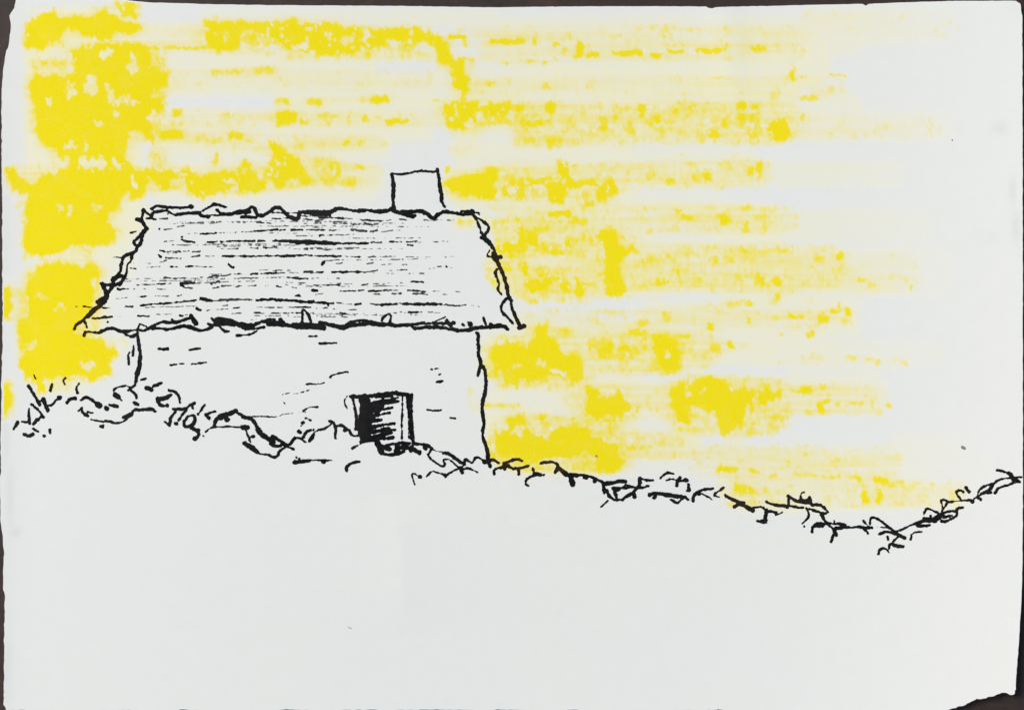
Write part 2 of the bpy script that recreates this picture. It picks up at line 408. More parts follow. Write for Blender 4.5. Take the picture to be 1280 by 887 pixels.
DAB = """
36 10 60 18 .4|188 57 268 63 .72|452 54 520 74 .55|305 50 320 60 .45|330 46 350 60 .3|586 150 608 160 .55|560 44 582 50 .8|576 48 582 60 .6|595 47 604 52 .5
612 48 656 57 .85|664 48 672 58 .7|688 52 700 60 .7|700 58 710 70 .7|690 70 696 76 .6|718 52 732 75 .95|732 65 750 74 .8|765 62 806 70 .82|768 52 772 66 .45|812 66 828 73 .85|832 62 855 68 .8|870 60 905 68 .78|904 54 910 66 .7|938 56 960 66 .75
585 74 592 80 .6|628 76 636 82 .65|650 72 672 80 .55|677 74 684 82 .65|604 98 620 110 .7|624 112 630 118 .6|676 102 692 114 .75|847 95 855 105 .5|890 96 920 101 .5|930 95 942 101 .4|954 97 972 102 .45|1035 92 1060 97 .6|1000 94 1009 98 .6|1000 119 1024 126 .6|1000 140 1008 153 .65|1037 162 1044 170 .4
230 88 240 96 .5|265 86 308 94 .62|318 82 346 94 .62|225 110 232 118 .38|245 108 255 118 .38|343 122 365 132 .62|343 138 373 157 .97|373 148 386 155 .6|382 122 404 132 .68|416 123 436 128 .5|395 140 425 150 .52|400 150 440 158 .45|213 135 230 147 .82|236 135 255 142 .45|275 138 290 147 .5
200 163 230 176 .9|230 168 255 182 .55|270 168 280 176 .6|282 164 304 176 .72|314 168 325 178 .45|265 190 275 208 .62|290 190 298 196 .35|364 172 385 190 .55|385 176 408 188 .5|388 200 420 230 .5|412 200 426 220 .78|424 220 446 232 .6|420 230 432 240 .42|430 176 436 182 .6
415 122 440 128 .5|449 118 456 130 .6|461 120 488 130 .87|500 125 525 128 .45|538 124 550 130 .6|400 145 418 156 .55|415 143 425 148 .6|430 144 440 154 .6|451 143 462 154 .85|467 144 480 152 .62|480 148 511 157 .82|515 146 540 156 .38|400 178 408 188 .52|420 176 438 182 .6|445 176 455 184 .52|467 178 487 184 .5|410 200 427 222 .8|400 208 412 230 .7|446 206 456 212 .7|424 220 446 234 .66
555 206 563 216 .7|712 205 725 210 .6|735 250 746 258 .7|684 262 715 272 .92|712 272 735 282 .7|616 272 632 286 .62|636 272 650 280 .7|645 282 660 316 .92|626 300 645 318 .92|620 305 630 318 .72|658 288 672 310 .92|665 282 692 294 .72|674 300 682 312 .7|684 312 706 320 .72|704 298 714 312 .76|700 282 710 296 .6|725 288 738 300 .7|615 270 745 320 .44|785 324 820 336 .62
640 128 656 142 .82|660 115 665 130 .42|680 126 697 145 .86|648 150 680 160 .66|665 146 678 154 .6|650 168 672 182 .62|680 165 695 188 .66|690 160 702 176 .56|704 150 730 182 .52|722 130 735 150 .62|735 130 750 142 .52|748 145 762 168 .76|770 130 795 140 .52|780 150 796 170 .62|720 168 730 182 .6|760 124 790 130 .36|645 125 800 180 .34
797 128 810 150 .9|808 148 812 158 .6|780 148 795 168 .7|818 144 828 158 .76|840 132 848 150 .52|858 130 870 138 .66|844 160 860 172 .55|815 158 835 170 .55|866 150 880 166 .6|884 162 902 174 .76|900 145 910 160 .62|918 128 935 140 .86|938 130 950 140 .8|918 140 955 165 .68|930 155 955 175 .68|958 148 988 178 .86|965 150 985 158 .92|780 125 960 172 .44|960 115 975 130 .56|998 142 1007 152 .6
780 200 955 232 .41|805 212 825 228 .54|832 222 846 234 .76|862 214 890 230 .7|878 214 888 228 .82|935 208 944 220 .82|944 200 955 228 .62|912 190 924 200 .45|780 208 790 228 .56|843 193 852 198 .4
843 262 852 268 .7|850 268 866 276 .82|868 264 874 270 .5|895 264 915 282 .6|898 266 906 282 .76|920 256 938 266 .52|925 276 938 292 .76|940 266 960 280 .48|800 256 812 280 .52|918 275 926 284 .6
790 305 1000 358 .42|800 320 822 332 .7|830 316 840 326 .62|885 316 900 334 .72|902 318 918 330 .66|920 316 940 328 .62|945 312 960 320 .52|970 305 978 318 .52|1020 316 1034 332 .72|1045 314 1054 326 .8|855 320 875 328 .5|820 348 835 358 .82|845 336 852 350 .62|868 344 880 356 .76|860 348 872 362 .56|885 350 898 366 .56|916 340 930 360 .68|942 338 958 358 .78|962 344 978 358 .82|978 342 996 350 .52|968 364 978 378 .68|840 320 980 360 .46|1005 338 1015 350 .45
860 382 880 387 .5|880 380 905 384 .5|905 374 940 384 .56|918 376 930 382 .72|955 370 975 384 .48|1003 368 1018 382 .5|825 388 841 404 .76|884 402 893 414 .7|930 396 940 404 .7|960 393 976 403 .54|987 392 1008 398 .68|1022 390 1037 404 .76|1036 386 1050 394 .68|1046 376 1050 390 .72|1055 382 1064 394 .82|1048 396 1064 408 .45|1071 347 1082 353 .72|1136 355 1142 364 .62|1080 352 1110 366 .38
848 416 865 424 .76|888 426 903 444 .72|909 426 917 436 .86|927 428 938 440 .48|973 415 981 421 .56|1007 414 1017 422 .82|1000 442 1030 456 .44|970 448 986 456 .36|1058 444 1072 452 .52|1080 446 1100 455 .54|1115 447 1135 455 .5|855 430 870 455 .54
795 398 812 410 .72|784 410 808 420 .72|798 420 812 440 .64|770 430 800 450 .64|740 420 770 450 .72|733 418 745 440 .76|745 440 795 450 .66|740 410 810 450 .42
652 326 662 345 .82|668 330 690 350 .68|662 368 690 380 .62|696 340 704 352 .72|700 350 714 366 .92|718 345 728 372 .82|728 352 745 362 .62|738 350 748 362 .62|724 330 732 345 .44|640 330 745 380 .43|632 330 650 352 .44|695 408 716 425 .64|680 475 692 490 .58|664 478 680 488 .46|690 412 730 445 .4|730 440 745 478 .36
795 505 800 518 .62|820 508 826 516 .62|805 492 815 505 .46|790 490 838 518 .36|672 516 685 526 .72|605 504 650 511 .52|780 556 808 564 .62|800 540 812 552 .62|818 556 830 572 .46|790 560 800 572 .46|745 535 820 572 .34|584 480 590 505 .42|588 504 600 513 .44|575 255 585 262 .36|568 273 592 285 .56|614 420 650 432 .4|600 432 616 464 .5
885 466 905 476 .46|990 484 1017 492 .82|1022 478 1035 488 .58|1040 476 1065 482 .46|1020 500 1032 516 .82|1028 498 1038 504 .72|1005 512 1015 520 .54|1042 502 1052 510 .62|1058 502 1078 508 .78|1085 502 1094 512 .54|950 506 975 522 .46|865 530 885 545 .46|920 536 935 546 .46|838 520 850 540 .36|975 486 1030 512 .4|1108 502 1116 510 .66
858 560 872 572 .54|980 562 996 572 .46|1003 564 1012 572 .54|1008 574 1015 580 .54|900 564 910 572 .44|896 583 924 592 .78|934 586 952 592 .64|962 588 973 594 .56|990 591 1020 596 .52|1026 593 1052 598 .6|1060 594 1078 600 .6|1090 594 1104 600 .56|952 608 964 620 .54|1076 612 1087 630 .86|1096 610 1103 630 .82|1090 596 1110 605 .7|1100 600 1150 612 .54|1120 598 1150 606 .58|1160 602 1172 608 .46|1185 604 1200 610 .42|1020 600 1130 630 .36|1122 620 1132 634 .42
25 425 45 440 .45|6 205 60 235 .42|46 262 60 300 .4|120 383 140 400 .3|128 420 160 440 .4|165 80 205 130 .42|36 72 60 92 .45|150 130 190 165 .62|60 470 90 490 .4"""
DAB += """
560 30 1010 78 .29|560 95 1060 122 .28|640 125 1000 182 .48|600 200 965 236 .36|600 256 1000 292 .35|605 305 1060 365 .47|640 385 1040 412 .3|610 415 900 460 .42|700 480 1110 520 .36|620 540 860 575 .42|860 555 1130 600 .34|900 600 1210 635 .34|190 30 260 60 .24|200 85 545 115 .24|190 138 540 160 .33|190 165 480 190 .3|320 200 480 240 .3|1000 12 1200 48 .2|1000 140 1180 176 .24|1000 315 1150 368 .26"""
DAB += """
615 268 745 322 .52|640 328 750 380 .5|700 286 745 322 .55|640 292 658 318 .9|664 300 700 318 .66|742 226 770 256 .62|716 236 745 262 .55|790 312 880 330 .52|800 336 960 360 .5|640 165 720 186 .52|556 160 612 172 .3|560 175 590 200 .3"""
DAB += """
36 70 90 92 .5|150 24 172 44 .6|188 58 208 140 .55|176 140 203 178 .55|186 180 212 214 .5|60 186 90 212 .4|16 236 36 262 .36|255 56 345 70 .5|300 28 350 60 .64|350 60 545 76 .5|185 222 232 238 .55|336 195 430 236 .55|200 165 320 182 .48|560 130 660 158 .58|555 215 780 252 .5|605 425 735 485 .58|725 480 800 530 .5|610 520 785 590 .56|832 468 990 545 .5|735 412 850 468 .48|812 412 856 470 .6|740 280 800 375 .5|22 325 126 478 .56|28 310 120 330 .4"""
BARE = """
100 198 131 211 .9|138 202 152 210 .9|80 180 92 186 .6|165 222 170 234 .9|104 178 110 190 .7|60 118 67 130 .8|82 104 94 124 .5|108 94 120 116 .7|128 104 135 116 .8|136 112 142 132 .8|145 122 170 131 .55|126 62 140 72 .7|158 82 170 92 .85|163 68 168 84 .8|118 148 127 157 .6|140 136 148 144 .5|100 452 118 459 .8|690 461 710 467 .7|640 452 652 459 .5|674 448 682 456 .5|700 428 712 440 .9|832 440 838 447 .8|620 240 624 248 .5
636 234 642 246 .7|672 140 680 146 .4|640 534 656 546 .5|620 525 635 538 .6|876 484 880 492 .4|856 486 862 494 .5|930 508 936 516 .6|365 52 386 62 .5|276 40 286 46 .4|428 44 444 56 .4|452 38 460 52 .5|568 134 572 146 .5|582 150 590 158 .6|596 140 604 150 .5|70 255 76 266 .5|84 258 88 270 .6|112 256 128 264 .4|70 380 80 388 .5|45 365 58 372 .4|112 346 122 354 .6|652 428 660 434 .3"""
WASH = """
30 8 178 330 .9|30 318 140 400 .5|20 325 130 480 .7|170 28 258 60 .75|190 62 560 120 .72|210 60 300 120 .4|250 12 620 34 .55|480 60 560 80 .2|190 136 540 200 .7|185 200 480 252 .75|280 118 345 140 .1|340 112 560 160 .8|110 250 190 300 .6|120 300 168 350 .55|555 80 1000 175 .9|590 20 1200 50 .55|760 30 1190 70 .6|600 30 1040 110 .75|565 160 980 205 .75|556 200 940 260 .85|620 250 980 330 .85|630 320 1010 372 .85|600 420 900 470 .9|640 385 1010 430 .7|800 370 1080 425 .7|860 420 1060 462 .7|605 470 880 580 .85|860 462 1110 515 .7
1000 8 1200 52 .55|1000 110 1080 178 .6|1040 138 1195 178 .55|950 200 1130 236 .5|960 262 1165 302 .5|1000 306 1195 372 .6|1030 425 1180 462 .5|1060 470 1110 520 .5|640 575 760 596 .7|760 560 900 592 .6|895 540 1220 640 .65|1080 570 1245 600 .4|1000 560 1225 640 .5|560 255 600 290 .5|584 478 612 520 .35|940 160 1060 180 .5|900 500 1100 522 .4|4 204 60 236 .6|3 470 18 522 .6|3 350 20 400 .6|50 470 110 492 .6|600 400 740 480 .5"""
WHITE = """
470 78 545 92 .9|262 121 342 136 .9|486 176 560 214 .9|600 163 650 180 .4|790 174 1010 192 .6|945 178 1260 200 .9|800 234 940 250 .65|900 234 1260 252 .85|815 280 900 300 .4|1065 55 1260 135 .9|1075 372 1260 420 .9|1115 462 1260 482 .8|930 520 1115 560 .95|960 505 1000 516 .3|650 380 790 402 .85|830 366 900 378 .7|880 456 985 472 .85|1000 462 1060 470 .5|805 462 870 478 .7|690 510 730 532 .5|630 492 690 506 .4|800 520 840 556 .5|790 575 895 600 .5|200 224 232 236 .5|330 240 480 256 .3|820 100 860 112 .2|560 100 600 112 .3|590 75 640 98 .4|165 60 186 66 .3|60 60 88 90 .5"""

GST = 1.6
GX, GY = grid(0, 0, 1252, 650, GST)
wx = (fbm(GX, GY, 9, 7, 101, 3) - .5) * 9
wy = (fbm(GX, GY, 7, 9, 202, 3) - .5) * 9 + (fbm(GX, GY, 4.5, 16, 212, 2) - .5) * 9
QX, QY = GX + wx, GY + wy * .55
def window(x0, y0, x1, y1, pad):
    i0 = max(int((x0 - pad) / GST), 0); i1 = min(int((x1 + pad) / GST) + 2, GX.shape[1])
    j0 = max(int((y0 - pad) / GST), 0); j1 = min(int((y1 + pad) / GST) + 2, GX.shape[0])
    return slice(j0, j1), slice(i0, i1)
def boxes(txt):
    for it in txt.replace("\n", "|").split("|"):
        if it.strip(): yield [float(c) for c in it.split()]
def box_in(qx, qy, x0, y0, x1, y1):
    cx, cy, hx, hy = (x0 + x1) / 2, (y0 + y1) / 2, (x1 - x0) / 2, (y1 - y0) / 2
    r = min(hx, hy) * 0.8
    ax = np.abs(qx - cx) - hx + r; ay = np.abs(qy - cy) - hy + r
    return -(np.hypot(np.maximum(ax, 0), np.maximum(ay, 0)) + np.minimum(np.maximum(ax, ay), 0) - r)
PIG = np.zeros(GX.shape); WSH = np.zeros(GX.shape)
for d, s in PATCH:
    P = pts(s); a = np.array(P)
    sl = window(a[:, 0].min(), a[:, 1].min(), a[:, 0].max(), a[:, 1].max(), 10)
    sd = poly_sdf(GX[sl] + wx[sl] * .95, GY[sl] + wy[sl] * .95, P)
    PIG[sl] = np.maximum(PIG[sl], np.maximum(d * sstep(-3.4, 2.4, sd), .6 * d * sstep(-8.5, 0, sd)))
for x0, y0, x1, y1, d in boxes(DAB):
    sl = window(x0, y0, x1, y1, 12)
    hm = min(x1 - x0, y1 - y0) / 2
    soft = min(4.2, .4 + .6 * hm) if d > .5 else 6.0
    if d > .5 and hm < 5.5: d = min(d * 1.14, 1.0)
    PIG[sl] = np.maximum(PIG[sl], d * sstep(-soft, soft, box_in(QX[sl], QY[sl], x0, y0, x1, y1)))
for x0, y0, x1, y1, d in boxes(BARE):
    sl = window(x0, y0, x1, y1, 10)
    PIG[sl] *= 1 - d * sstep(-2.4, 1.6, box_in(GX[sl] + wx[sl] * 1.5, GY[sl] + wy[sl] * 1.2, x0, y0, x1, y1))
for x0, y0, x1, y1, d in boxes(WASH):
    sl = window(x0, y0, x1, y1, 24)
    fr = 1 - sstep(1000, 1230, GX[sl]) * .75
    WSH[sl] = np.maximum(WSH[sl], d * fr * sstep(-7, 7, box_in(QX[sl], QY[sl], x0, y0, x1, y1)))
for x0, y0, x1, y1, d in boxes(WHITE):
    sl = window(x0, y0, x1, y1, 20)
    WSH[sl] *= 1 - d * sstep(-5, 5, box_in(QX[sl], QY[sl], x0, y0, x1, y1))
gr = fbm(GX, GY, 4.2, 6.0, 303, 3)
gb_ = fbm(GX, GY, 16, 11, 404, 2)
k = .85 * (1 - 0.85 * PIG ** 2)
sp_ = fbm(GX, GY, 6, 7, 606, 2)
PIG *= 1 - .5 * sstep(.68, .80, sp_) * (PIG < .94)
def blur(A, n, ax):
    for _ in range(n):
        q_ = np.pad(A, ((1, 1), (0, 0)) if ax == 0 else ((0, 0), (1, 1)), mode='edge')
        A = (q_[:-2] + q_[2:] + A) / 3 if ax == 0 else (q_[:, :-2] + q_[:, 2:] + A) / 3
    return A
near = blur(blur(PIG, 6, 0), 60, 1)
streak = fbm(GX, GY, 90, 4.0, 707, 3)
tooth = fbm(GX, GY, 4, 15, 717, 2)
T = sstep(.14, .98, PIG * (1.04 + .12 * sstep(.3, .6, PIG)) + (gr - .5) * k + (gb_ - .5) * .6 * (1 - PIG ** 2) + (streak - .5) * .35 * (1 - PIG ** 2)) * sstep(0.02, .3, PIG)
lay = np.clip(.36 + (streak - .5) * .9 + (tooth - .5) * .35 + (gr - .5) * .3, 0, .7)
T = np.maximum(T, lay * sstep(.05, .5, near) * (.25 + .75 * sstep(.0, .5, WSH)))
T = np.clip(T * (.95 + .1 * gb_), 0, 1)
halo = sstep(.05, .6, PIG)
WSH = np.clip(np.maximum(WSH, halo * .8) * (.55 + .6 * fbm(GX, GY, 60, 6, 505, 3) + .35 * (fbm(GX, GY, 4, 14, 515, 2) - .5)), 0, 1)

def sample(A, px, py):
    u = np.clip(np.asarray(px) / GST, 0, A.shape[1] - 1.001); v = np.clip(np.asarray(py) / GST, 0, A.shape[0] - 1.001)
    i = u.astype(int); j = v.astype(int); fu = u - i; fv = v - j
    ok = (np.asarray(px) <= 1250) & (np.asarray(py) <= 648)
    r = (A[j, i] * (1 - fu) + A[j, i + 1] * fu) * (1 - fv) + (A[j + 1, i] * (1 - fu) + A[j + 1, i + 1] * fu) * fv
    return r * ok

edge = np.full(GX.shape, 9.0)
bnd = (GX < 30) | (GY < 16)
edge[bnd] = poly_sdf(GX[bnd], GY[bnd], OUTLINE)
keep = (np.maximum(T, WSH) > 0.015) & (edge > 2.6)
cell = keep[:-1, :-1] | keep[1:, :-1] | keep[:-1, 1:] | keep[1:, 1:]
cell &= (edge[:-1, :-1] > 1.6)
nx = GX.shape[1]
jj, ii = np.nonzero(cell)
q = np.stack([jj * nx + ii, (jj + 1) * nx + ii, (jj + 1) * nx + ii + 1, jj * nx + ii + 1], 1)
u, inv = np.unique(q, return_inverse=True)
yb = Build()
yb.add(place(GX.ravel()[u], GY.ravel()[u], 0.000006), inv.reshape(q.shape).tolist(), 0, T.ravel()[u], WSH.ravel()[u])
sky_ob = yb.make("yellow_shading", [M_PAPER], sheet)
sky_ob["label"] = "patchy yellow marker strokes filling the sky"

# ------------------------------------------------------------------ ink: every line is "width x,y x,y ..." ; a d after the width is a dry stroke
ROOF_EDGE = """
4 179,262 178,268 177,274 183,284 184,287 176,291 174,296 166,303 171,308 176,305 178,296
5 171,274 178,276 182,284
4.5 184,287 178,293 176,304 171,310 170,314 165,317 155,319 152,327 151,339 146,345 140,350
4 165,318 164,326 159,330 159,340 155,346
2.4 142,321 152,322
2 163,291 170,289
3 179,262 185,267 189,270 190,273
3 183,273 195,274
3.6 189,270 191,266 200,263 209,263 215,267 221,269 232,267 250,266
4 190,261 195,257 202,259 215,259 227,260 238,259
7 238,259 239,259
3 210,267 210,268
2.5d 199,273 209,273
5 222,268 232,267 247,266 252,270 261,271
4 254,264 264,257 269,255 282,259
4.8 272,263 276,267 289,269 295,264 310,263 315,258 319,262 321,269 325,270 334,267 342,260 350,259 355,265 362,272 374,275 374,265 389,265
4 302,271 321,272
6 296,266 312,264
3 262,269 290,269
2.4 341,266 374,266
2.2 340,273 362,273
1.3d 324,262 339,262
6.5 375,265 411,266
4 388,268 412,269
5.4 411,267 415,264 422,260 435,262 445,264 452,262 457,262 470,265 482,264 490,261
5.5 448,264 456,264
5 491,263 502,267 514,271 519,269
4 502,264 515,265 526,264 530,267
2.2d 377,270 405,271 430,273 455,275 477,276 491,275
2.2 399,272 430,273
2.4 455,275 476,276
2.2d 499,274 508,275
2.2d 380,274 401,276 420,277 442,281
3d 456,279 465,281
5 505,266 510,265 525,264 534,267 541,274 547,269 555,264 567,266 575,268 590,267
3.4 577,265 591,264
6 590,264 591,265
2 591,266 599,266 599,268
1.6d 530,275 567,275
3.4 591,267 597,277 602,292 606,296
3.4 599,274 605,277 611,282 610,289 605,294
5.4 602,297 608,300 614,306 616,310
4.6 614,306 619,316 620,325 625,334 630,346 634,360 635,371 639,374 639,382 642,390 646,400 650,407
7 617,316 620,324
3 612,313 608,319 614,321 618,321
4.5 620,322 626,321
3.6 621,336 619,341 622,349 624,355 622,362 627,368
4.2 633,373 626,382 627,389 635,397 641,404
5 649,409 655,407
5 636,372 639,376
4 93,411 95,406 105,400 111,392 121,384 129,380
5 126,354 131,356 140,356 144,349 150,344 156,345
5 127,354 131,362 132,366 133,371 122,376 127,380
5 149,356 155,347
6 142,356 150,354
5 140,359 134,366 134,372 129,380 119,387 110,396
3 106,402 109,409
6 123,377 128,378
4 105,419 107,414 120,416 126,415 135,410 144,410 150,414 160,414 170,412 180,414 187,410 197,404 205,402 217,404 227,401 239,397
3 175,405 182,407 185,410
3 175,405 172,411
4.6 190,411 202,410 212,412 221,409 230,407 240,409 250,412
4 157,419 165,421 172,416
3 144,412 157,417
5 126,413 135,411
6.5 239,395 242,400 245,404
3 215,399 220,403
4.4 230,407 246,412 256,413 266,407
9 271,401 285,402 300,406 313,408
4 265,398 270,403
3.6 260,405 274,407
3.2 274,407 280,414 286,414
4.5 302,405 304,412 315,411 330,409
6 317,407 325,402 334,402 350,405 365,407
5 335,405 350,406
5 351,400 354,403
8 367,407 380,407 390,407
2 334,399 344,399
3 296,419 305,419 315,417 321,414
3.4 378,404 378,392 379,386 385,392 389,402
9 370,407 392,408 404,409
6 400,403 411,406 429,409
4.4 429,409 434,406 440,402 456,400 462,402
5.5 429,409 440,406 452,405 465,404 477,405 487,405 495,407 512,406 530,404
6 455,402 466,404 482,406
3 477,401 480,395 486,392 489,395 487,402
4.2 512,406 519,411 530,409
3.6 510,406 526,405 541,404 562,405 568,403
5 519,411 530,408 549,409 562,411 573,413 589,412 598,409 611,409 620,408 628,406 635,411
6 615,408 626,407
2.2 541,403 548,400 556,396
4 559,400 561,404
4 558,402 563,408
4 578,406 580,407
6 587,404 588,406
3.6 604,397 607,405
4.5 613,405 615,406"""
HATCH = """
2d 205,287 215,286
4 199,286 199.5,286
2d 222,284 230,282
1.6d 206,302 218,301
3 227,300 243,303
2 227,296 228,296
4 200,313 206,315
2.3d 206,315 238,314
2d 240,315 250,314
5 199,319 201,321
2.6d 207,322 226,323
2.2 240,321 250,320
1.5d 167,329 188,329
1.8d 200,328 208,325
2 163,335 170,336
1.4d 182,334 200,333
2 213,333 222,333
2.2 232,333 250,333 268,334
1.3d 250,280 255,280
1.3d 262,279 276,278
1.4d 290,278 308,278
2.6 322,278 340,279
3 250,292 262,291.5 271,291
2.2d 275,291 294,291
1.4d 306,290 314,289
3 318,289 347,287
2.6 350,288 358,287
3 364,287 378,287
2.6 383,287 390,287
3d 230,301 242,303
3 257,303 271,302
3.4 276,302 318,301
3.2 323,301 331,301
4.2 341,301 371,302
6.4 370,303 389,303
1.8d 274,311 297,311
2.6 312,310 322,310
2 329,310 346,309
2 382,311 390,311
1.4d 230,314 234,314
1.4d 243,314 252,313
2.6d 239,321 250,320
2.6d 257,320 268,320
3 278,320 335,320
3.6 335,320 368,320
2.2d 370,320 390,320
4 286,331 291,334
1.4d 325,338 336,337
2.2d 341,338 353,338
1.8d 356,339 363,338
4d 380,340 390,340
3d 244,347 254,346
2.6d 261,346 290,343
2.2 293,343 322,342
3 326,342 356,341
1.6d 358,341 373,341
1.2d 313,349 320,349
1.4d 344,347 350,347
2.2 359,347 385,348
3 384,287 407,287
3 412,288 424,288
4.4d 440,287 458,289
4.4d 463,289 471,288
1.6d 477,290 491,288
1.6d 495,288 500,288
4 400,295 403,294
1.6 412,294 423,293
5.5 378,302 390,302
6.6 390,303 420,304
4.6 418,304 437,304
4.6 440,304 460,304
3.4d 463,303 477,303
2 487,302 521,302
2.5 510,306 516,307
2.2d 384,311 391,311
2.2d 397,311 415,312
2.6 370,319 411,320
2.6 411,320 452,321
2.6d 460,321 470,321
1.6d 475,321 502,321
1.6d 508,321 517,321
1d 521,321 526,322
1.6 436,323 437,323
4.6 403,330 405,328
2.6d 419,329 428,329
3d 458,330 466,329
2.2d 477,331 489,330
1.6d 503,331 509,331
4.6 381,340 390,339
4 396,340 404,340
3.6 415,340 458,340
2 458,340 472,338
1.2d 487,338 491,338
2 497,338 509,337
2.6 370,348 384,348
2d 390,348 400,347
1.6d 404,348 410,348
1.4d 421,348 425,348
1.4d 445,347 449,349
1.6d 372,356 383,356
2.3 392,356 424,356
1.6d 430,355 440,355
2.2 452,356 460,355
1.4d 467,355 473,354
1.6d 478,355 487,354
1d 500,353 510,353
2.2 516,352 528,352
5 391,363 396,364
1.6d 394,368 404,367
3 425,364 455,363
2.6 461,364 476,363
3d 480,363 500,363
2d 510,363 514,363
2.6 516,363 530,364
2.6d 466,367 476,368
3d 490,367 502,367
2.6d 517,367 529,367
3 370,370 374,370
4.2 370,377 400,378
3.6 398,378 416,379
3 409,380 411,382
2.6d 422,378 430,379
1.6d 433,380 440,380
4.6 444,380 450,379
3 461,379 469,380 477,382
5 477,381 496,380
2.2d 498,379 503,380
5 504,380 530,380
2.2 370,384 388,384
2d 396,385 409,385
2d 415,386 421,386
2.2d 433,387 446,387
4 426,391 431,392
3 429,392 437,393
2 492,391 502,390
2 505,391 527,390
1.2d 455,394 462,394
1.2d 388,391 392,391
4d 230,354 241,353
1.6d 244,354 250,354
4d 264,354 274,352
3d 230,360 238,360
2.6d 266,360 278,358
2.2d 278,357 292,357
2.6d 294,358 302,357
2d 309,357 320,357
2.6d 332,357 336,356
2.2 346,358 352,359
2.2d 357,356 362,357
2 363,359 371,360
1.3d 371,356 385,356
5 251,373 258,375 264,376
2.2 264,376 275,375
4.2d 276,375 320,374
4.6 320,375 345,374
5 345,375 375,376
4.2 375,377 392,377
2.2 230,376 245,375
3 369,370 374,369
3 246,385 251,388
2 258,388 263,387
1.6d 263,387 285,386
2.2 292,385 300,384
2d 321,384 328,384
1.6d 330,384 342,384
2.3 347,384 388,384
1.6d 287,392 304,391
2 318,391 325,391
2d 340,391 358,391
2 360,391 378,391
1.3d 314,400 320,399
4 147,361 150,362
2.2 150,361 168,361
2 180,361 185,362
2.6d 197,361 207,361
2 171,356 213,354
3d 205,347 220,348
3d 224,347 232,348
4.2 226,354 242,354
3 226,356 232,360
2.6d 232,360 240,360
2 145,373 160,372
2.4 172,371 185,370
1.4d 185,370 210,370
1.6 221,370 227,369
2.6 176,382 200,379
2.9 196,380 243,376
2.2 128,385 144,384
1.4d 144,384 165,384
2.6 157,383 166,383
3.6 116,398 140,396
1.9d 146,395 152,395
3.6 173,395 186,396
1.1d 195,393 214,392
3 225,394 228,395
1.3d 229,394 234,393
2.6 134,402 134.6,402
1.4 93,383 97,383
2.3 105,383 115,384
2.2d 510,302 521,301
1.3d 540,302 560,302
2d 510,306 516,306
1.1d 510,321 537,321
1.1d 553,321 568,321
1.3d 537,336 543,335
2 547,333 551,333
2.3 558,333 565,335
2.1 514,352 529,352
2.6 510,363 532,364
2.4d 516,367 535,368
1.3d 538,364 551,364
1.1d 553,368 559,368
2.5 570,364 576,365
4.6 510,380 552,380
3.2d 545,380 567,382
2.1 567,382 582,381
1.1d 586,382 592,382
1.6 598,383 599,383
2 614,384 615,384
2.1 510,390 526,390
1.6d 536,390 541,390
1.3d 543,391 552,391
1.6 566,391 569,392"""
_r = np.random.RandomState(12)
for _k in range(34):                       # long faint dry strokes between the bold ones
    _y = 276 + _r.rand() * 122
    _l = 188 - (_y - 270) * .52 + _r.rand() * 260
    _e = min(_l + 40 + _r.rand() * 150, 560 + (_y - 270) * .25 - _r.rand() * 60)
    _s = (_r.rand() - .5) * 4 - 2.5 * (_l < 300)
    if _e > _l + 15:
        HATCH += "\n%.1fd %.1f,%.1f %.1f,%.1f %.1f,%.1f" % (.8 + .6 * _r.rand(), _l, _y, (_l + _e) / 2, _y + _s * .6 + _r.rand() - .5, _e, _y + _s)
CHIMNEY = """
5.5 490,218 491,225 492.5,232 492,241 491.5,250 492.5,260
3.2 490,217 500,218 510,217 515,216 519,214 530,214 537,215 546,214
4.4 547,212 549,225 551,240 552,251
3.4 552,250 554,255 556,259"""
WALL = """
4.8 172,420 174,429 175,444 175,456 171,469 170,477
7 173,462 171,468
3.4 176,475 182,473
3 167,431 166,444
3 160,444 161,455
1.8 160,444 162,440
4 198,436 210,436
5 199,436 200,436
2.8 237,437 250,435
2.2 213,456 222,455 230,454
2.8 240,455 258,453
3 386,420 396,420
2.8 399,429 420,428
2.4 413,472 414,469 420,467 430,465 435,465
2.5 383,480 390,479 397,480 405,478
1.6 353,493 362,491 370,492 380,489
2.4 383,488 386,487
2 355,503 356,504
2.1 379,513 385,509 393,508 397,508
1.6 315,521 328,520 340,521 350,520 354,517 365,516
1d 365,516 382,515
1.8 544,461 550,460
1.3 539,461 540,461
2.4 549,468 551,467
2.8 546,477 554,476
1.6 556,490 559,490
2.5 534,512 542,513 551,512
2.2 563,522 569,523
4.6 595,415 598,417 597,428 599,436 597,443 601,449 601,457 597,469
4.8 601,457 605,459 607,468 608,479 605,495 602,510 605,526 605,532 603,540 606,554 610,566 610,574"""
